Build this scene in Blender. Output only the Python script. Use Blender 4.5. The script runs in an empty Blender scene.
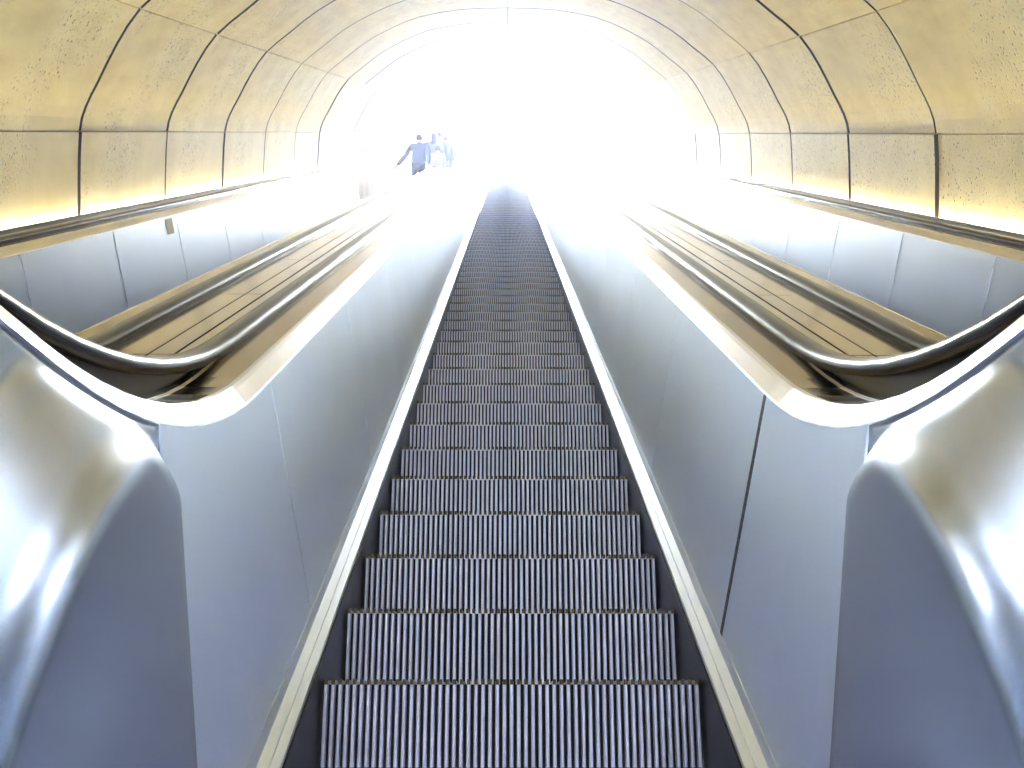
import bpy, bmesh, math, random
from mathutils import Vector, Matrix
random.seed(4)
S = bpy.context.scene
COL = S.collection
PI = math.pi
C30, S30 = math.cos(PI/6), math.sin(PI/6)
ZC = 0.317                                   # height of the lens above the lower landing

# ------------------------------------------------------------------ camera, sky, exposure
cam_d = bpy.data.cameras.new('camera')
cam_d.sensor_width = 36.0
cam_d.lens = 1110/1024*36
cam_d.clip_start, cam_d.clip_end = 0.02, 400
cam = bpy.data.objects.new('camera', cam_d)
COL.objects.link(cam)
cam.location = (-0.016, 0, ZC)
cam.rotation_euler = (math.radians(90+17.25), 0, math.radians(-0.31))
S.camera = cam

world = bpy.data.worlds.new('World'); S.world = world
world.use_nodes = True
wn = world.node_tree.nodes; wl = world.node_tree.links
wn.clear()
wo = wn.new('ShaderNodeOutputWorld'); bg = wn.new('ShaderNodeBackground')
bg.inputs['Color'].default_value = (0.70, 0.82, 1.0, 1)    # overcast daylight, even over the whole sky
bg.inputs['Strength'].default_value = 21.0
wl.new(bg.outputs[0], wo.inputs[0])
HAZE_DENSITY = 0.010
HAZE_FORWARD = 0.66
FILL_POWER = 8.5                            # warm tubes added behind the kerbs to brighten the vault
LAMP_POWER = 5.0                            # hall ceiling lamps behind the lens

S.view_settings.view_transform = 'Standard'
S.view_settings.look = 'None'
S.view_settings.exposure = 3.4
S.view_settings.gamma = 1.0
S.view_settings.use_curve_mapping = False
cy = S.cycles
cy.max_bounces = 10; cy.diffuse_bounces = 6; cy.glossy_bounces = 6
cy.volume_bounces = 1
cy.sample_clamp_indirect = 0
cy.use_denoising = True

# ------------------------------------------------------------------ frames and paths
def W(x, s, n):
    """tunnel frame -> world: s runs up the 30 degree slope, n stands on it"""
    return Vector((x, s*C30 - n*S30, s*S30 + n*C30 + ZC))

class Path:
    """level run, bend, slope; a line at offset n on the slope runs at height n+c on the level"""
    def __init__(self, c, nc):
        self.c, self.nc = c, nc
        self.Dc = (c - nc*(1/C30-1))/math.tan(PI/6)
        self.zc = nc + c
        self.sc = self.zc*S30 + self.Dc*C30
    def P(self, q, x, n):
        r = self.nc - n
        if q <= 0:
            return Vector((x, self.Dc+q, self.zc-r+ZC))
        a = min(q, 1)*PI/6
        d, z = self.Dc + r*math.sin(a), self.zc - r*math.cos(a)
        if q > 1:
            d += (q-1)*C30; z += (q-1)*S30
        return Vector((x, d, z+ZC))
    def q_of_s(self, s):
        return 1 + s - self.sc
    def z_at(self, D, n):
        r = self.nc - n
        if D <= self.Dc: return self.zc - r + ZC
        if D <= self.Dc + r*S30:
            return self.zc - math.sqrt(r*r-(D-self.Dc)**2) + ZC
        return self.zc - r*C30 + (D-self.Dc-r*S30)*math.tan(PI/6) + ZC
BAL = Path(1.208, 1.86)                       # deck and panel tops
LOW = Path(1.16, -0.90)                      # steps, skirt and ledge
HR = Path(1.305, 2.75)                        # handrail
S_TOP = 21.0
Q_TOP = BAL.q_of_s(S_TOP)
Q_LOW = -1.20
Q_LOW2 = (BAL.Dc+Q_LOW) - LOW.Dc
Q_TOP2 = LOW.q_of_s(S_TOP)
def foot_D(q):
    if q <= 0: return 1.79 + q*1.0
    if q <= 1: return 1.79 + q*((BAL.sc*C30+1.406*S30)-1.79)
    return (BAL.sc+q-1)*C30 + 1.406*S30

def qrange(q0, q1, step=6.0):
    out = [q0]
    if q0 < 0 < q1: out.append(0)
    k = 0
    for i in range(1, 11):
        v = i/10
        if q0 < v < q1: out.append(v)
    if q1 > 1:
        a = max(1, q0)
        m = max(1, int((q1-a)/step))
        for i in range(1, m): out.append(a+(q1-a)*i/m)
    out.append(q1)
    return out

# ------------------------------------------------------------------ mesh helpers
def mesh(name, verts, faces, mat=None, smooth=False):
    me = bpy.data.meshes.new(name)
    me.from_pydata([tuple(v) for v in verts], [], faces)
    bm = bmesh.new(); bm.from_mesh(me)
    bmesh.ops.recalc_face_normals(bm, faces=bm.faces)
    bm.to_mesh(me); bm.free()
    if smooth:
        for p in me.polygons: p.use_smooth = True
    if mat: me.materials.append(mat)
    return me
def link(name, me, parent=None, loc=None):
    o = bpy.data.objects.new(name, me); COL.objects.link(o)
    if parent: o.parent = parent
    if loc is not None: o.location = loc
    return o
def empty(name, label, cat, loc=(0,0,0), group=None):
    o = bpy.data.objects.new(name, None); COL.objects.link(o)
    o.location = loc; o['label'] = label; o['category'] = cat
    o.empty_display_size = 0.2
    if group: o['group'] = group
    return o
def tag(o, label, cat, group=None):
    o['label'] = label; o['category'] = cat
    if group: o['group'] = group
    return o
def part(name, me, parent, kind=None, label=None):
    """world-space mesh as a part of a thing"""
    o = link(name, me, parent)
    o.matrix_parent_inverse = Matrix.Translation(-Vector(parent.location)) if parent else Matrix()
    if kind: o['kind'] = kind
    if label: o['label'] = label
    return o

class MB:
    def __init__(self): self.v=[]; self.f=[]
    def box(self, x0,x1,y0,y1,z0,z1, bev=0):
        b=len(self.v)
        self.v += [(x,y,z) for x in (x0,x1) for y in (y0,y1) for z in (z0,z1)]
        self.f += [[b+i for i in q] for q in ((0,1,3,2),(4,6,7,5),(0,4,5,1),(2,3,7,6),(0,2,6,4),(1,5,7,3))]
    def ring(self, rows, closed=True, caps=True):
        """rows: list of equal-length point lists"""
        b=len(self.v); m=len(rows[0])
        for r in rows: self.v += [tuple(p) for p in r]
        for i in range(len(rows)-1):
            for j in range(m if closed else m-1):
                k=(j+1)%m
                self.f.append([b+i*m+j, b+i*m+k, b+(i+1)*m+k, b+(i+1)*m+j])
        if caps and closed:
            self.f.append([b+j for j in range(m)])
            self.f.append([b+(len(rows)-1)*m+j for j in range(m)])
    def me(self, name, mat, smooth=False): return mesh(name, self.v, self.f, mat, smooth)

def sweep(path, prof, qs, xc=0, sg=1, closed=True):
    m = MB()
    m.ring([[path.P(q, xc+sg*x, n) for x, n in prof] for q in qs], closed, True)
    return m
def bevel(o, w, seg=2):
    b = o.modifiers.new('bevel', 'BEVEL'); b.width = w; b.segments = seg; b.limit_method = 'ANGLE'; b.angle_limit = math.radians(40)
    b.use_clamp_overlap = True
    return o

# ------------------------------------------------------------------ materials
def mat(name, base=(.5,.5,.5), rough=.5, metal=0.0, spec=.5):
    m = bpy.data.materials.new(name); m.use_nodes = True
    b = m.node_tree.nodes['Principled BSDF']
    b.inputs['Base Color'].default_value = (*base, 1)
    b.inputs['Roughness'].default_value = rough
    b.inputs['Metallic'].default_value = metal
    b.inputs['Specular IOR Level'].default_value = spec
    return m, m.node_tree.nodes, m.node_tree.links, b
def coords(n, l, scale=(1,1,1), kind='Object', rot=(0,0,0)):
    t = n.new('ShaderNodeTexCoord'); mp = n.new('ShaderNodeMapping')
    mp.inputs['Scale'].default_value = scale
    mp.inputs['Rotation'].default_value = rot
    l.new(t.outputs[kind], mp.inputs[0]); return mp.outputs[0]
def noise(n, l, vec, scale, detail=4, rough=.55):
    t = n.new('ShaderNodeTexNoise'); t.inputs['Scale'].default_value = scale
    t.inputs['Detail'].default_value = detail; t.inputs['Roughness'].default_value = rough
    l.new(vec, t.inputs['Vector']); return t.outputs['Fac']
def ramp(n, l, fac, stops):
    r = n.new('ShaderNodeValToRGB'); e = r.color_ramp.elements
    while len(e) < len(stops): e.new(0.5)
    for k, (p, c) in enumerate(stops):
        e[k].position = p; e[k].color = (*c, 1) if len(c) == 3 else c
    l.new(fac, r.inputs[0]); return r.outputs[0]
def mixc(n, l, fac, a, b, mode='MIX'):
    m = n.new('ShaderNodeMix'); m.data_type = 'RGBA'; m.blend_type = mode
    for sock, val in ((m.inputs[0], fac), (m.inputs[6], a), (m.inputs[7], b)):
        if hasattr(val, 'links'): l.new(val, sock)
        elif isinstance(val, tuple): sock.default_value = (*val, 1)
        else: sock.default_value = val
    return m.outputs[2]
def bump(n, l, b, fac, strength, dist):
    bp = n.new('ShaderNodeBump'); bp.inputs['Strength'].default_value = strength
    bp.inputs['Distance'].default_value = dist
    l.new(fac, bp.inputs['Height']); l.new(bp.outputs[0], b.inputs['Normal'])

M = {}
# cast concrete of the vault: ochre, blotched, pitted
m, n, l, b = mat('vault_concrete', rough=.6)
v = coords(n, l)
big = noise(n, l, v, .55, 3); mid = noise(n, l, v, 3.2, 5, .6)
vs = coords(n, l, (1, 1, 1)); streak = noise(n, l, coords(n, l, (5, .8, .8)), 2.2, 4)
c1 = ramp(n, l, big, [(.3, (.70,.57,.23)), (.7, (.84,.72,.35))])
c2 = mixc(n, l, .30, c1, ramp(n, l, mid, [(.3, (.52,.41,.16)), (.72, (.88,.79,.50))]))
c2 = mixc(n, l, .18, c2, ramp(n, l, streak, [(.35, (.46,.36,.15)), (.65, (.86,.76,.46))]))
pit = n.new('ShaderNodeTexVoronoi'); pit.inputs['Scale'].default_value = 16; l.new(v, pit.inputs['Vector'])
pm = ramp(n, l, pit.outputs['Distance'], [(.08, (1,1,1)), (.2, (0,0,0))])
gate = ramp(n, l, noise(n, l, v, 1.1, 3), [(.48, (0,0,0)), (.60, (1,1,1))])
pg = mixc(n, l, 1.0, pm, gate, 'MULTIPLY')
sp = noise(n, l, v, 38, 3, .7)
spm = mixc(n, l, 1.0, ramp(n, l, sp, [(.58, (0,0,0)), (.68, (1,1,1))]), gate, 'MULTIPLY')
pg2 = mixc(n, l, 1.0, pg, spm, 'ADD')
c3 = mixc(n, l, pg2, c2, (.13, .085, .03))
l.new(c3, b.inputs['Base Color'])
inv = n.new('ShaderNodeMath'); inv.operation = 'MULTIPLY_ADD'
inv.inputs[1].default_value = -1.5
l.new(pg2, inv.inputs[0]); l.new(mid, inv.inputs[2])
bump(n, l, b, inv.outputs[0], .35, .012)
M['vault'] = m
m, n, l, b = mat('joint_dark', (.028,.017,.008), .9, 0, .1); M['joint'] = m
m, n, l, b = mat('hall_concrete', (.46,.42,.36), .85)
l.new(ramp(n, l, noise(n, l, coords(n, l), 2.0, 5), [(.3, (.38,.34,.28)), (.7, (.52,.48,.41))]), b.inputs['Base Color']); M['hall'] = m
M['hall_wall'] = mat('hall_wall_dark', (.07,.06,.055), .7)[0]
m, n, l, b = mat('hall_floor_tile', (.14,.09,.07), .45)
l.new(ramp(n, l, noise(n, l, coords(n, l), 4.0, 5), [(.3, (.045,.032,.03)), (.7, (.07,.05,.045))]), b.inputs['Base Color']); M['floor'] = m

def steel(name, base, rough, lo=.85, wav=.25, var=.08, stretch=(1,1,1)):
    m, n, l, b = mat(name, base, rough, 1.0)
    nn = noise(n, l, coords(n, l, stretch), 2.5, 2, .5)
    l.new(ramp(n, l, nn, [(.2, tuple(c*lo for c in base)), (.8, base)]), b.inputs['Base Color'])
    return m
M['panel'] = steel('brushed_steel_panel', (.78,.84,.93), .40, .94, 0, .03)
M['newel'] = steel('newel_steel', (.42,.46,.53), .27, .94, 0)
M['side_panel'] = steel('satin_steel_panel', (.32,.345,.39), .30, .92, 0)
M['trim'] = steel('polished_steel_trim', (.86,.86,.88), .16, .95, 0, .04)
M['deck'] = steel('polished_deck_plate', (.50,.43,.33), .10, .85, 0, .03)
M['deck_dark'] = steel('bronze_deck_plate', (.36,.28,.17), .12, .8, 0)
M['ledge'] = steel('ledge_steel', (.70,.76,.88), .34, .92, 0, .05)
M['skirt'] = steel('dark_skirt', (.035,.035,.045), .35, .8, 0, .08)
M['groove'] = mat('dark_groove', (.006,.005,.007), .8)[0]
m, n, l, b = mat('step_aluminium', (.2,.22,.3), .5, .35)
l.new(ramp(n, l, noise(n, l, coords(n, l, (40, 40, 6)), 2.5, 3), [(.3, (.58,.62,.82)), (.7, (.76,.81,.97))]), b.inputs['Base Color']); M['cleat'] = m
M['tooth'] = steel('yellowed_edge', (.13,.10,.045), .55, .6, 0, .1)
m, n, l, b = mat('black_rubber', (.010,.010,.012), .24, 0, .28); M['rubber'] = m
M['under'] = mat('truss_dark', (.03,.03,.032), .8)[0]
M['paper'] = mat('white_sticker', (.82,.82,.8), .6)[0]

# ------------------------------------------------------------------ tunnel vault
PROF = [(3.245,-.68),(3.22,-.35),(3.18,0),(3.12,.18),(3.02,.35),(2.86,.62),(2.67,.87),(2.40,1.08),(2.10,1.30),(1.72,1.50),(1.30,1.66),(.70,1.765),(0,1.79)]
def finer(P):
    out = []
    for i in range(len(P)-1):
        p0, p1, p2, p3 = P[max(0,i-1)], P[i], P[i+1], P[min(len(P)-1,i+2)]
        if i+2 > len(P)-1: p3 = (-P[-2][0], P[-2][1])
        out.append(p1)
        out.append(tuple(.5*(a+b) + (b-a)*0 + .0625*(a+b-c-d) for a, b, c, d in zip(p1, p2, p0, p3)))
    out.append(P[-1]); return out
PROF = finer(PROF)
NP = len(PROF)
SEAMS = [0, 4, 12, 24]
def outward(i, d):
    a = PROF[max(0, i-1)]; c = PROF[min(len(PROF)-1, i+1)]
    tx, tn = c[0]-a[0], c[1]-a[1]
    if i == len(PROF)-1: tx, tn = -1, 0
    L = math.hypot(tx, tn)
    return (PROF[i][0]+tn/L*d, PROF[i][1]-tx/L*d)
RING0, RINGD = 8.455, 2.168
S_VAULT0 = RING0 - 2*RINGD
S_VAULT1 = RING0 + 15*RINGD + .4
full = [(-x, y) for x, y in [outward(i, .05) for i in range(NP)]] + [outward(i, .05) for i in range(NP-2, -1, -1)]
fullo = [(-x, y) for x, y in [outward(i, .35) for i in range(NP)]] + [outward(i, .35) for i in range(NP-2, -1, -1)]
mb = MB()
mb.ring([[W(x, s, y) for x, y in full] for s in (S_VAULT0, S_VAULT1)], closed=False)
ceil = link('ceiling', mb.me('ceiling', M['joint'])); ceil['kind'] = 'structure'
mb = MB()
mb.ring([[W(x, s, y) for x, y in fullo] for s in (S_VAULT0, S_VAULT1)], closed=False)
mb.ring([[W(x, S_VAULT0, y) for x, y in r] for r in (full, fullo)], closed=False)
mb.ring([[W(x, S_VAULT1, y) for x, y in r] for r in (full, fullo)], closed=False)
part('vault_shell', mb.me('vault_shell', M['hall']), ceil)

def vault_panel(a, bnd, sg):
    idx = list(range(a, bnd+1))
    ins = [PROF[i] for i in idx]; out = [outward(i, .045) for i in idx]
    def trim_end(pts, k, other, d):
        p, o = pts[k], pts[other]
        L = math.hypot(o[0]-p[0], o[1]-p[1]); return (p[0]+(o[0]-p[0])*d/L, p[1]+(o[1]-p[1])*d/L)
    g = .004
    for pts in (ins, out):
        e0 = trim_end(pts, 0, 1, g); e1 = trim_end(pts, -1, -2, g)
        pts[0], pts[-1] = e0, e1
    m = MB(); h = .030
    loop = ins + out[::-1]
    m.ring([[(sg*x, s, y) for x, y in loop] for s in (h, RINGD-h)])
    me = m.me('vault_panel', M['vault']); me.materials.append(M['joint'])
    for p in me.polygons:                                   # grimy edges in the joints
        if abs(p.normal.y) > .9: p.material_index = 1
    return me
ROT = Matrix.Rotation(PI/6, 4, 'X')
pm_ = {}
for sg in (-1, 1):
    for k in range(3):
        pm_[(sg, k)] = vault_panel(SEAMS[k], SEAMS[k+1], sg)
rj = random.Random(11)
for r in range(-2, 15):
    for sg in (-1, 1):
        for k in range(3):
            o = link('vault_panel', pm_[(sg, k)], ceil)
            jit = rj.uniform(-.006, .006)
            o.matrix_world = Matrix.Translation(W(sg*jit, RING0+RINGD*r, 0)) @ ROT

# ------------------------------------------------------------------ lower hall behind the lens (encloses the landing)
Y0, Y1, XH, ZH = -11.0, 3.25, 3.75, 4.9
def struct(name, m_, material):
    o = link(name, m_.me(name, material)); o['kind'] = 'structure'; return o
mb = MB(); mb.box(-XH, XH, Y0, 1.15, -.15, -.004); struct('floor', mb, M['floor'])
mb = MB(); mb.box(-XH-.2, -XH, Y0, Y1, -.1, ZH); struct('wall_left', mb, M['hall_wall'])
mb = MB(); mb.box(XH, XH+.2, Y0, Y1, -.1, ZH); struct('wall_right', mb, M['hall_wall'])
mb = MB(); mb.box(-XH-.2, XH+.2, Y0-.2, Y0, -.1, ZH); struct('wall_back', mb, M['hall_wall'])
mb = MB(); mb.box(-XH-.2, XH+.2, Y0-.2, Y1, ZH, ZH+.2); struct('ceiling_hall', mb, M['hall'])
# front wall of the hall, cut to the vault's outline
mb = MB()
op = []
for x, y in fullo:
    s = (Y1 + S30*y)/C30
    op.append((x, s*S30 + y*C30 + ZC))
cx, czz = 0, 2.0
outr = []
for x, z in op:
    t = max(abs(x)/(XH+.2), (z-czz)/(ZH-czz+.2) if z > czz else (czz-z)/(czz+.2), 1e-6)
    outr.append((x/t, czz+(z-czz)/t))
mb.ring([[(x, Y1, z) for x, z in op], [(x, Y1, z) for x, z in outr]], closed=False)
mb.ring([[(x, Y1+.2, z) for x, z in op], [(x, Y1+.2, z) for x, z in outr]], closed=False)
for sx in (-1, 1):
    mb.box(min(sx*3.45, sx*(XH+.2)), max(sx*3.45, sx*(XH+.2)), Y1, Y1+.2, -.1, 2.2)
struct('wall_front', mb, M['hall'])

# slab under the whole slope
mb = MB()
mb.ring([[W(x, s, y) for x, y in ((-3.6,-2.15),(3.6,-2.15),(3.6,-2.5),(-3.6,-2.5))] for s in (-.2, 62)])
struct('trim_1', mb, M['under'])
for sg, nm in ((-1, 'trim_2'), (1, 'trim_3')):
    mb = MB(); mb.ring([[W(sg*x, s, y) for x, y in ((3.27,-2.4),(3.6,-2.4),(3.6,-.3),(3.29,-.3),(3.27,-.62))] for s in (2.2, S_VAULT1)])
    struct(nm, mb, M['hall'])
# open cut beyond the tunnel mouth
for sg, nm in ((-1, 'wall_outer_left'), (1, 'wall_outer_right')):
    mb = MB(); mb.ring([[W(sg*x, s, y) for x, y in ((3.3,-2.4),(3.8,-2.4),(3.8,2.2),(3.3,2.2))] for s in (S_VAULT1, 66)])
    struct(nm, mb, M['hall'])
p = W(0, S_TOP, -1.477)
mb = MB(); mb.box(-3.6, 3.6, p.y+.45, p.y+14, p.z-.3, p.z-.005); struct('floor_upper', mb, M['hall'])

# hall ceiling lamps (behind the lens)
em = bpy.data.materials.new('lamp_panel'); em.use_nodes = True
en = em.node_tree.nodes; en.clear()
eo = en.new('ShaderNodeOutputMaterial'); ee = en.new('ShaderNodeEmission')
ee.inputs[0].default_value = (1.0, .97, .93, 1); ee.inputs[1].default_value = LAMP_POWER
em.node_tree.links.new(ee.outputs[0], eo.inputs[0])
fr = MB(); fr.box(-.62, .62, -.32, .32, .02, .06); frm = fr.me('lamp_housing', M['trim'])
df = MB(); df.box(-.56, .56, -.26, .26, 0, .02); dfm = df.me('diffuser', em)
where = {-2.3: 'left', 0.0: 'middle', 2.3: 'right'}
for y, rw in ((-3.4, 'first'), (-6.0, 'second'), (-8.6, 'third')):
    for x, side in where.items():
        o = empty('ceiling_light', 'rectangular white ceiling lamp, %s of the %s row in the lower hall' % (side, rw), 'lamp', (x, y, ZH-.06), 'hall ceiling lamps')
        link('lamp_housing', frm, o); link('diffuser', dfm, o)

# ------------------------------------------------------------------ escalator steps
N_NOSE = -1.477
RUN, RISE = .4667*C30, .4667*S30
HW = .523
NCL = 53
pitch = 2*HW/NCL
def step_meshes():
    body = MB()
    body.box(-HW, HW, .022, .030, -.232, -.012)              # riser plate
    body.box(-HW, HW, .030, RUN-.004, -.022, -.012)          # tread plate
    rc = MB(); tc = MB(); th = MB()
    for i in range(NCL):
        x = -HW + (i+.5)*pitch
        w = pitch*.235
        # riser cleat: trapezoid bar
        rows = []
        for z in (-.230, -.004):
            rows.append([(x-w*1.15, .022, z), (x-w, 0.002, z), (x-w*.5, 0, z), (x+w*.5, 0, z), (x+w, 0.002, z), (x+w*1.15, .022, z)])
        rc.ring(rows)
        rows = []
        for y in (.0, RUN-.006):
            rows.append([(x-w*.6, y, -.012), (x-w*.5, y, 0), (x+w*.5, y, 0), (x+w*.6, y, -.012)])
        tc.ring(rows)
        th.box(x-w*1.0, x+w*1.0, -.0035, .006, -.013, .0012)
    return body.me('step', M['groove']), rc.me('riser_cleats', M['cleat']), tc.me('tread_cleats', M['cleat']), th.me('edge_teeth', M['tooth'])
sm, rcm, tcm, thm = step_meshes()

# ------------------------------------------------------------------ balustrade
PX0, PN0 = .599, -1.406
PX1, PN1 = .690, -.690
T = .006
def top_foot(q):
    t = BAL.P(q, 0, PN1)
    D = foot_D(q)
    return t, Vector((0, D, LOW.z_at(D, PN0)))
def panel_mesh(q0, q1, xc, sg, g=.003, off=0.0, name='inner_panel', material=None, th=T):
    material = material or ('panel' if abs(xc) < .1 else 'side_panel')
    rows = []
    for q in qrange(q0+g, q1-g, 50):
        t, f = top_foot(q)
        rows.append([(xc+sg*(PX0+off), f.y, f.z), (xc+sg*(PX1+off), t.y, t.z), (xc+sg*(PX1+off+th), t.y, t.z), (xc+sg*(PX0+off+th), f.y, f.z)])
    m = MB(); m.ring(rows)
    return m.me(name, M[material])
def newel_panel(q0, q1, xc, sg):
    """lower end panel: a flat round field low down, flaring outwards around it"""
    nq, nv = 80, 48
    rows = []; back = []
    for i in range(nq+1):
        u = i/nq
        q = q0 + (q1-.003-q0)*u
        tp, ft = top_foot(q)
        lift = max(0, min(1, (q+.25)/(q1+.25)))          # the field leans back towards the joint
        row = []; rb = []
        for j in range(nv+1):
            v = j/nv
            p = ft.lerp(tp, v)
            d = math.hypot(p.y-2.02, p.z-ZC+.155) - .60
            t = min(1, max(0, (d+.02)/.09)); t = t*t*(3-2*t)
            near = PX0 + .03*(1-v)*(1-lift) + (-.012 + .07*lift*lift)*v
            far = min(PX1, near + .014 + .34*max(0, d))
            x = near + (far-near)*t
            e = max(0, (v-.94)/.06); x = x + (PX1-x)*e*e*(3-2*e)
            row.append((xc+sg*x, p.y, p.z)); rb.append((xc+sg*(PX1+T+.02), p.y, p.z))
        rows.append(row); back.append(rb)
    m = MB()
    m.ring([r + bk[::-1] for r, bk in zip(rows, back)])
    return m.me('newel_panel', M['newel'], True)

def handrail_mesh(xc, sg, x0=.885):
    cn = -.632
    pts = []
    yb = .60; r = .24
    qs = qrange(yb-HR.Dc, HR.q_of_s(S_TOP), 6)
    run = [HR.P(q, 0, cn) for q in qs]
    zt = run[0].z
    arc = [Vector((0, yb - r*math.sin(a), zt - r + r*math.cos(a))) for a in [PI*k/12 for k in range(12, 0, -1)]]
    arc = [Vector((0, yb+.35, zt-2*r))] + arc
    line = arc + run
    sec = [(-.040,-.012),(-.040,.006),(-.030,.020),(-.012,.026),(.012,.026),(.030,.020),(.040,.006),(.040,-.012),(.028,-.020),(-.028,-.020)]
    rows = []
    for i, p in enumerate(line):
        a = line[max(0, i-1)]; c = line[min(len(line)-1, i+1)]
        t = (c-a).normalized(); up = Vector((0, -t.z, t.y))
        rows.append([Vector((xc+sg*(x0+dx), p.y+up.y*dn, p.z+up.z*dn)) for dx, dn in sec])
    m = MB(); m.ring(rows)
    return m.me('handrail', M['rubber'], True)

def escalator(xc, label, joint, detailed):
    e = empty('escalator', label, 'escalator', (xc, 1.2, 0), 'three parallel escalators')
    for sg in (-1, 1):
        j0 = joint[sg]
        qj = .372
        part('newel_panel', newel_panel(Q_LOW, qj, xc, sg), e)
        s_list = [j0 + 1.55*k for k in range(0, 34)]
        q = qj
        for s in s_list + [S_TOP]:
            qn = min(BAL.q_of_s(s), Q_TOP)
            if qn - q < .2: continue
            wide = detailed and sg > 0 and q == qj              # one joint has opened up
            part('inner_panel', panel_mesh(q, qn-(.018 if wide else .002), xc, sg), e)
            if wide: part('joint_filler', panel_mesh(qn-.026, qn+.001, xc, sg, 0, -.0012, 'joint_filler', 'rubber', .008), e)
            if qn < Q_TOP and not detailed: part('joint_bead', panel_mesh(qn-.0025, qn+.0025, xc, sg, 0, -.0025, 'joint_bead', 'trim', .006), e)
            q = qn
        # dark backing that shows in the joints
        part('panel_backing', panel_mesh(qj-.02, Q_TOP, xc, sg, 0, T+.002, 'panel_backing', 'joint', .01), e)
        # bright bull-nose trim along the panel top
        tp = [(PX1+.002, -.694), (PX1-.005, -.690), (PX1-.003, -.684), (PX1+.025, -.650), (PX1+.034, -.642), (PX1+.045, -.640), (PX1+.045, -.694)]
        part('top_trim', sweep(BAL, tp, qrange(Q_LOW, Q_TOP), xc, sg).me('top_trim', M['trim']), e)
        # deck plates either side of the handrail, rail guide between
        part('deck_plate', sweep(BAL, [(PX1+.046, -.642), (.850, -.642), (.850, -.70), (PX1+.046, -.70)], qrange(Q_LOW, Q_TOP), xc, sg).me('deck_plate', M['deck_dark']), e)
        part('rail_guide', sweep(BAL, [(.852, -.70), (.852, -.638), (.868, -.634), (.868, -.655), (.902, -.655), (.902, -.634), (.918, -.638), (.918, -.70)], qrange(Q_LOW, Q_TOP), xc, sg).me('rail_guide', M['trim']), e)
        part('rail_track', sweep(HR, [(.875, -.72), (.875, -.648), (.895, -.648), (.895, -.72)], qrange(-.9, HR.q_of_s(S_TOP)), xc, sg).me('rail_track', M['skirt']), e)
        xo = .995 if abs(xc+sg*1.072) < 2 else 1.085
        part('deck_plate', sweep(BAL, [(.920, -.642), (xo, -.642), (xo, -.70), (.920, -.70)], qrange(Q_LOW, Q_TOP), xc, sg).me('deck_plate', M['deck']), e)
        # ledge, skirt
        lp = [(.534, -1.440), (.538, -1.432), (.559, -1.4235), (.562, -1.4265), (.586, -1.4165), (.590, -1.410), (.597, -1.398), (.612, -1.398), (.612, -1.47), (.545, -1.47)]
        part('ledge', sweep(LOW, lp, qrange(Q_LOW2, Q_TOP2), xc, sg).me('ledge', M['ledge']), e)
        part('skirt', sweep(LOW, [(.526, -1.80), (.529, -1.438), (.544, -1.438), (.544, -1.80)], qrange(Q_LOW2, Q_TOP2), xc, sg).me('skirt', M['skirt']), e)
        # newel end cap
        mb = MB()
        p1 = BAL.P(Q_LOW, 0, -.642)
        xs = sorted((xc+sg*.60, xc+sg*1.06))
        mb.box(xs[0], xs[1], p1.y-.012, p1.y-.001, .02, p1.z)
        part('end_cap', mb.me('end_cap', M['panel']), e)
        part('handrail', handrail_mesh(xc, sg), e)
    # landing plate and comb
    mb = MB(); mb.box(xc-.6, xc+.6, .3, 1.14, -.002, .004)
    part('landing_plate', mb.me('landing_plate', M['cleat']), e)
    mb = MB()
    for i in range(NCL):
        x = xc - HW + (i+1.0)*pitch
        if i < NCL-1: mb.box(x-.004, x+.004, 1.14, 1.32, -.004, .006)
    part('comb', mb.me('comb', M['tooth']), e, 'stuff')
    for k in range(-4, 113):
        y = 3.178 + RUN*k
        z = LOW.z_at(y, N_NOSE)
        st = link('step', sm, e, Vector((0, y-1.2, z)))
        if k < (70 if detailed else 50):
            for nm, mm in (('riser_cleats', rcm), ('tread_cleats', tcm), ('edge_teeth', thm)):
                link(nm, mm, st)['kind'] = 'stuff'
        else:
            link('riser_cleats', rcm, st)['kind'] = 'stuff'
            if k > 70 or not detailed: link('tread_cleats', tcm, st)['kind'] = 'stuff'
    return e
XD = 1.072
centre = escalator(0, 'middle escalator of the three, empty grooved steps climbing straight ahead into the light', {-1: 3.10, 1: 2.95}, True)
left_e = escalator(-2*XD, 'left escalator of the three, with people riding near the bright tunnel mouth', {-1: 3.35, 1: 3.1}, False)
right_e = escalator(2*XD, 'right escalator of the three, with nobody on it', {-1: 3.1, 1: 3.35}, False)

# white sticker on the far panel of the left escalator
def on_panel(s, n):
    f = (n-PN0)/(PN1-PN0)
    return PX0 + (PX1-PX0)*f
st = MB()
xcl = -2*XD
cs = 9.33
pts = []
for s, nn in ((cs-.09, -.705), (cs+.09, -.705), (cs+.09, -.83), (cs-.09, -.83)):
    pts.append(W(xcl - on_panel(s, nn) + .004, s, nn))
pts2 = [q + Vector((-.002, 0, 0)) for q in pts]
st.ring([pts, pts2])
part('sticker', st.me('sticker', M['paper']), left_e, None, 'small white rectangular sticker')

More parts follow.
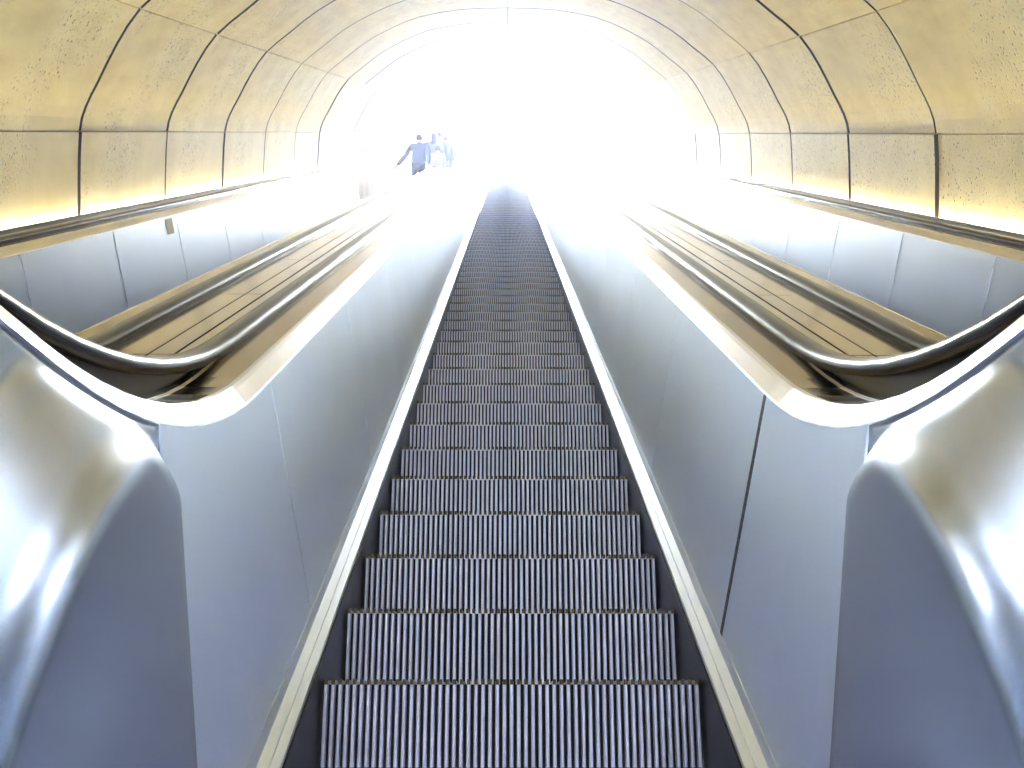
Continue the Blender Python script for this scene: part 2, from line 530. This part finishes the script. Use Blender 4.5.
# polished cover plates between neighbouring escalators
def median(xm, side):
    e = empty('deck_cover', 'polished cover plates between the middle escalator and the %s one' % side, 'deck', (xm, 2.5, .6), 'decks between the escalators')
    half = .075
    q = Q_LOW
    part('backing_strip', sweep(BAL, [(-half, -.665), (half, -.665), (half, -.70), (-half, -.70)], qrange(Q_LOW, Q_TOP), xm).me('backing_strip', M['joint']), e)
    for xa, xb in ((-half+.002, -.003), (.003, half-.002)):
        q = Q_LOW
        while q < Q_TOP:
            q2 = min(q+1.25, Q_TOP)
            part('cover_plate', sweep(BAL, [(xa, -.639), (xb, -.639), (xb, -.663), (xa, -.663)], qrange(q+.004, q2-.004, 50), xm).me('cover_plate', M['deck']), e)
            q = q2
    return e
median(-XD, 'left'); median(XD, 'right')

# dark kerb rails where the outer decks meet the vault; warm fill tubes are added out of sight behind each
cm = bpy.data.materials.new('added_fill_glow'); cm.use_nodes = True
cn = cm.node_tree.nodes; cn.clear()
co = cn.new('ShaderNodeOutputMaterial'); ce = cn.new('ShaderNodeEmission')
ce.inputs[0].default_value = (1.0, .93, .74, 1); ce.inputs[1].default_value = FILL_POWER
cm.node_tree.links.new(ce.outputs[0], co.inputs[0])
for sg, nm in ((-1, 'trim_4'), (1, 'trim_5')):
    mb = MB(); mb.ring([[W(sg*x, s, y) for x, y in ((3.135,-.72),(3.135,-.606),(3.142,-.598),(3.160,-.598),(3.166,-.606),(3.166,-.68),(3.245,-.68),(3.245,-.72))] for s in (2.5, S_TOP)])
    kerb = struct(nm, mb, M['skirt'])
    s0 = 4.4
    while s0 < S_VAULT1-1.5:
        mb = MB(); mb.ring([[W(sg*x, s, y) for x, y in ((3.206,-.650),(3.208,-.638),(3.224,-.628),(3.234,-.634),(3.234,-.650))] for s in (s0, s0+1.15)])
        part('added_fill_tube', mb.me('added_fill_tube', cm), kerb)
        s0 += 1.25

# ------------------------------------------------------------------ people on the left escalator
def cloth(name, c): return mat(name, c, .85)[0]
SKIN = [mat('skin_a', (.42,.26,.18), .55)[0], mat('skin_b', (.30,.17,.11), .55)[0]]
HAIR = mat('dark_hair', (.02,.016,.014), .5)[0]
SHOE = cloth('black_shoe', (.02,.02,.022))
def skin_obj(name, nodes, edges, material, parent, root=0, sub=2):
    me = bpy.data.meshes.new(name)
    me.from_pydata([p for p, r in nodes], edges, [])
    o = bpy.data.objects.new(name, me); COL.objects.link(o); o.parent = parent
    md = o.modifiers.new('skin', 'SKIN'); md.use_smooth_shade = True
    sv = me.skin_vertices[0].data if me.skin_vertices else None
    if sv is None:
        bm = bmesh.new(); bm.from_mesh(me); bm.verts.layers.skin.verify(); bm.to_mesh(me); bm.free()
        sv = me.skin_vertices[0].data
    for k, (p, r) in enumerate(nodes):
        sv[k].radius = r if isinstance(r, tuple) else (r, r)
        sv[k].use_root = (k == root)
    sb = o.modifiers.new('sub', 'SUBSURF'); sb.levels = sub; sb.render_levels = sub
    me.materials.append(material)
    return o
def ball(name, c, r, material, parent, squash=(1,1,1), cut=None):
    bm = bmesh.new(); bmesh.ops.create_uvsphere(bm, u_segments=20, v_segments=14, radius=1)
    for v in bm.verts: v.co = Vector((v.co.x*squash[0]*r+c[0], v.co.y*squash[1]*r+c[1], v.co.z*squash[2]*r+c[2]))
    if cut:
        bmesh.ops.delete(bm, geom=[v for v in bm.verts if cut(v.co)], context='VERTS')
    me = bpy.data.meshes.new(name); bm.to_mesh(me); bm.free()
    for p in me.polygons: p.use_smooth = True
    me.materials.append(material)
    return link(name, me, parent)

def person(x, s, h, label, coat, trousers, skin=0, grip=None, long_hair=False, bag=False, hem=.84):
    """stands on a step of the left escalator, facing up the slope (+y)"""
    # snap to the middle of a step
    y = s*C30 - N_NOSE*S30
    k = math.floor((y-3.178)/RUN); y = 3.178 + RUN*k + .20
    z = LOW.z_at(3.178+RUN*k, N_NOSE)
    e = empty('person', label, 'person', (x, y, z+.001), 'riders on the left escalator')
    e.scale = (h/1.75,)*3
    sk = SKIN[skin]
    hand = {}
    for sg in (-1, 1):
        sh = Vector((sg*.19, 0, 1.43))
        if grip and grip[0] == sg:
            el = Vector((sg*.36, .10, 1.20)); wr = Vector((sg*grip[1], .26, grip[2]))
        else:
            el = Vector((sg*.25, -.03, 1.15)); wr = Vector((sg*.24, .08, .91))
        hand[sg] = (sh, el, wr)
    # body: one continuous surface, pelvis first
    N = [((0,0,.93),(.155,.11)), ((0,0,1.10),(.135,.10)), ((0,0,1.28),(.155,.105)), ((0,0,1.41),(.13,.09)), ((0,.005,1.50),.055), ((0,.02,1.57),(.065,.075)), ((0,.025,1.66),(.078,.095)), ((0,.015,1.72),(.055,.065))]
    E = [(0,1),(1,2),(2,3),(3,4),(4,5),(5,6),(6,7)]
    for sg in (-1, 1):
        sh, el, wr = hand[sg]
        b0 = len(N)
        N += [(tuple(sh), .058), (tuple(el), .042), (tuple(wr), .028)]
        E += [(3, b0), (b0, b0+1), (b0+1, b0+2)]
        d = (wr-el).normalized()
        side = Vector((0, 1, 0)) if abs(d.y) < .8 else Vector((0, 0, -1))
        side = (side - d*side.dot(d)).normalized()
        pc = wr + d*.045
        N.append((tuple(pc), (.036, .016))); E.append((b0+2, b0+3))
        for f, (off, ln) in enumerate(((.03,.075),(.01,.085),(-.01,.08),(-.03,.062))):
            a = pc + side*off + d*.02; c1 = a + d*ln*.5; c2 = c1 + (d*.7+Vector((-sg*.7,0,-.2)))*ln*.45
            i = len(N); N += [(tuple(a), .0095), (tuple(c1), .009), (tuple(c2), .0075)]
            E += [(b0+3, i), (i, i+1), (i+1, i+2)]
        i = len(N); a = pc + side*.036 - d*.015
        N += [(tuple(a), .011), (tuple(a+side*.025+d*.035), .009)]; E += [(b0+3, i), (i, i+1)]
        hp = len(N)
        N += [((sg*.095, 0, .88), .088), ((sg*.10, .02, .50), .058), ((sg*.105, -.01, .10), .038), ((sg*.11, .06, .045), (.04,.03)), ((sg*.115, .15, .03), (.038,.022))]
        E += [(0, hp), (hp, hp+1), (hp+1, hp+2), (hp+2, hp+3), (hp+3, hp+4)]
    skin_obj('body', N, E, sk, e)
    # face
    ball('nose', (0, .125, 1.635), .018, sk, e, (.8, 1.1, 1.3))
    for sg in (-1, 1):
        ball('eye', (sg*.033, .104, 1.662), .012, HAIR, e)
        ball('ear', (sg*.082, .015, 1.65), .03, sk, e, (.4, .7, 1.1))
    ball('mouth', (0, .108, 1.59), .022, mat('lip', (.3,.12,.1), .5)[0], e, (1, .4, .35))
    # hair
    ball('hair', (0, .008, 1.675), .112, HAIR, e, (.90, 1.08, 1.0), lambda c: c.y > .055 and c.z < 1.715 or c.z < 1.575)
    if long_hair:
        skin_obj('long_hair', [((0,-.07,1.68),(.085,.05)), ((0,-.10,1.52),(.09,.04)), ((0,-.11,1.36),(.075,.03))], [(0,1),(1,2)], HAIR, e)
    # coat: torso and sleeves
    N = [((0,0,hem),(.225,.165)), ((0,0,1.05),(.205,.150)), ((0,0,1.28),(.215,.145)), ((0,0,1.42),(.165,.12)), ((0,.0,1.485),(.085,.08))]
    E = [(0,1),(1,2),(2,3),(3,4)]
    for sg in (-1, 1):
        sh, el, wr = hand[sg]; i = len(N)
        N += [(tuple(sh), .092), (tuple(el), .074), (tuple(el+(wr-el)*.93), .055)]
        E += [(3, i), (i, i+1), (i+1, i+2)]
    skin_obj('coat', N, E, coat, e)
    N = [((0,0,.92),(.165,.12))]; E = []
    for sg in (-1, 1):
        i = len(N)
        N += [((sg*.10,0,.84),.105), ((sg*.103,.015,.50),.078), ((sg*.107,-.008,.12),.062)]
        E += [(0,i),(i,i+1),(i+1,i+2)]
    skin_obj('trousers', N, E, trousers, e)
    for sg in (-1, 1):
        skin_obj('shoe', [((sg*.11,-.04,.052),(.048,.048)), ((sg*.112,.07,.045),(.048,.040)), ((sg*.118,.18,.034),(.042,.030))], [(0,1),(1,2)], SHOE, e)
    if bag:
        skin_obj('backpack', [((0,-.20,.98),(.13,.07)), ((0,-.21,1.15),(.15,.09)), ((0,-.19,1.36),(.12,.06))], [(0,1),(1,2)], cloth('bag', (.05,.05,.09)), e)
    return e
NAVY = cloth('navy_coat', (.035,.045,.10)); GREY = cloth('grey_coat', (.12,.12,.15)); PALE = cloth('pale_coat', (.42,.38,.36)); BLK = cloth('black_trousers', (.02,.02,.028)); JEAN = cloth('jeans', (.05,.07,.14))
person(-2.28, 28.9, 1.74, 'lowest rider, in a dark navy coat with one arm out to the handrail', NAVY, BLK, 0, (-1, .60, .99), False, False, .66)
person(-2.08, 31.3, 1.78, 'second adult rider up, broad dark head just above the child in front', GREY, JEAN, 1, None, True)
person(-1.88, 30.2, 1.38, 'short rider in a pale top between the two lowest adults', PALE, JEAN, 0)
person(-2.12, 34.6, 1.80, 'third adult rider up, head showing highest of the group', NAVY, BLK, 0, None, False, True)
person(-1.86, 34.0, 1.68, 'fourth adult rider up, a dark coat almost lost in the bright haze', NAVY, BLK, 1)
person(-1.98, 37.0, 1.74, 'highest rider, barely visible in the haze beyond the others', NAVY, BLK, 0)

# ------------------------------------------------------------------ haze added to stand for lens glare, lit by the daylight at the mouth
hm = bpy.data.materials.new('glare_haze'); hm.use_nodes = True
hn = hm.node_tree.nodes; hn.clear()
ho = hn.new('ShaderNodeOutputMaterial'); hv = hn.new('ShaderNodeVolumeScatter')
hv.inputs['Color'].default_value = (.58, .66, 1, 1)
hv.inputs['Density'].default_value = HAZE_DENSITY
hv.inputs['Anisotropy'].default_value = HAZE_FORWARD
hm.node_tree.links.new(hv.outputs[0], ho.inputs['Volume'])
mb = MB()
mb.ring([[W(x, s, y) for x, y in ((-3.26,-2.1),(3.26,-2.1),(3.26,1.9),(-3.26,1.9))] for s in (3.2, 60)])
hz = link('haze', mb.me('haze', hm)); hz['kind'] = 'stuff'
hz['label'] = 'thin bright haze added for lens glare, filling the tunnel towards its mouth'; hz['category'] = 'haze'

# daylight portal at the mouth: only guides the sampling of the sky, gives no light of its own
pl = bpy.data.lights.new('portal', 'AREA'); pl.shape = 'RECTANGLE'; pl.size = 6.8; pl.size_y = 4.4
pl.cycles.is_portal = True
po = bpy.data.objects.new('sky_portal', pl); COL.objects.link(po)
po.matrix_world = Matrix.Translation(W(0, S_VAULT1+.1, 0)) @ Matrix.Rotation(PI/6, 4, 'X') @ Matrix.Rotation(-PI/2, 4, 'X')
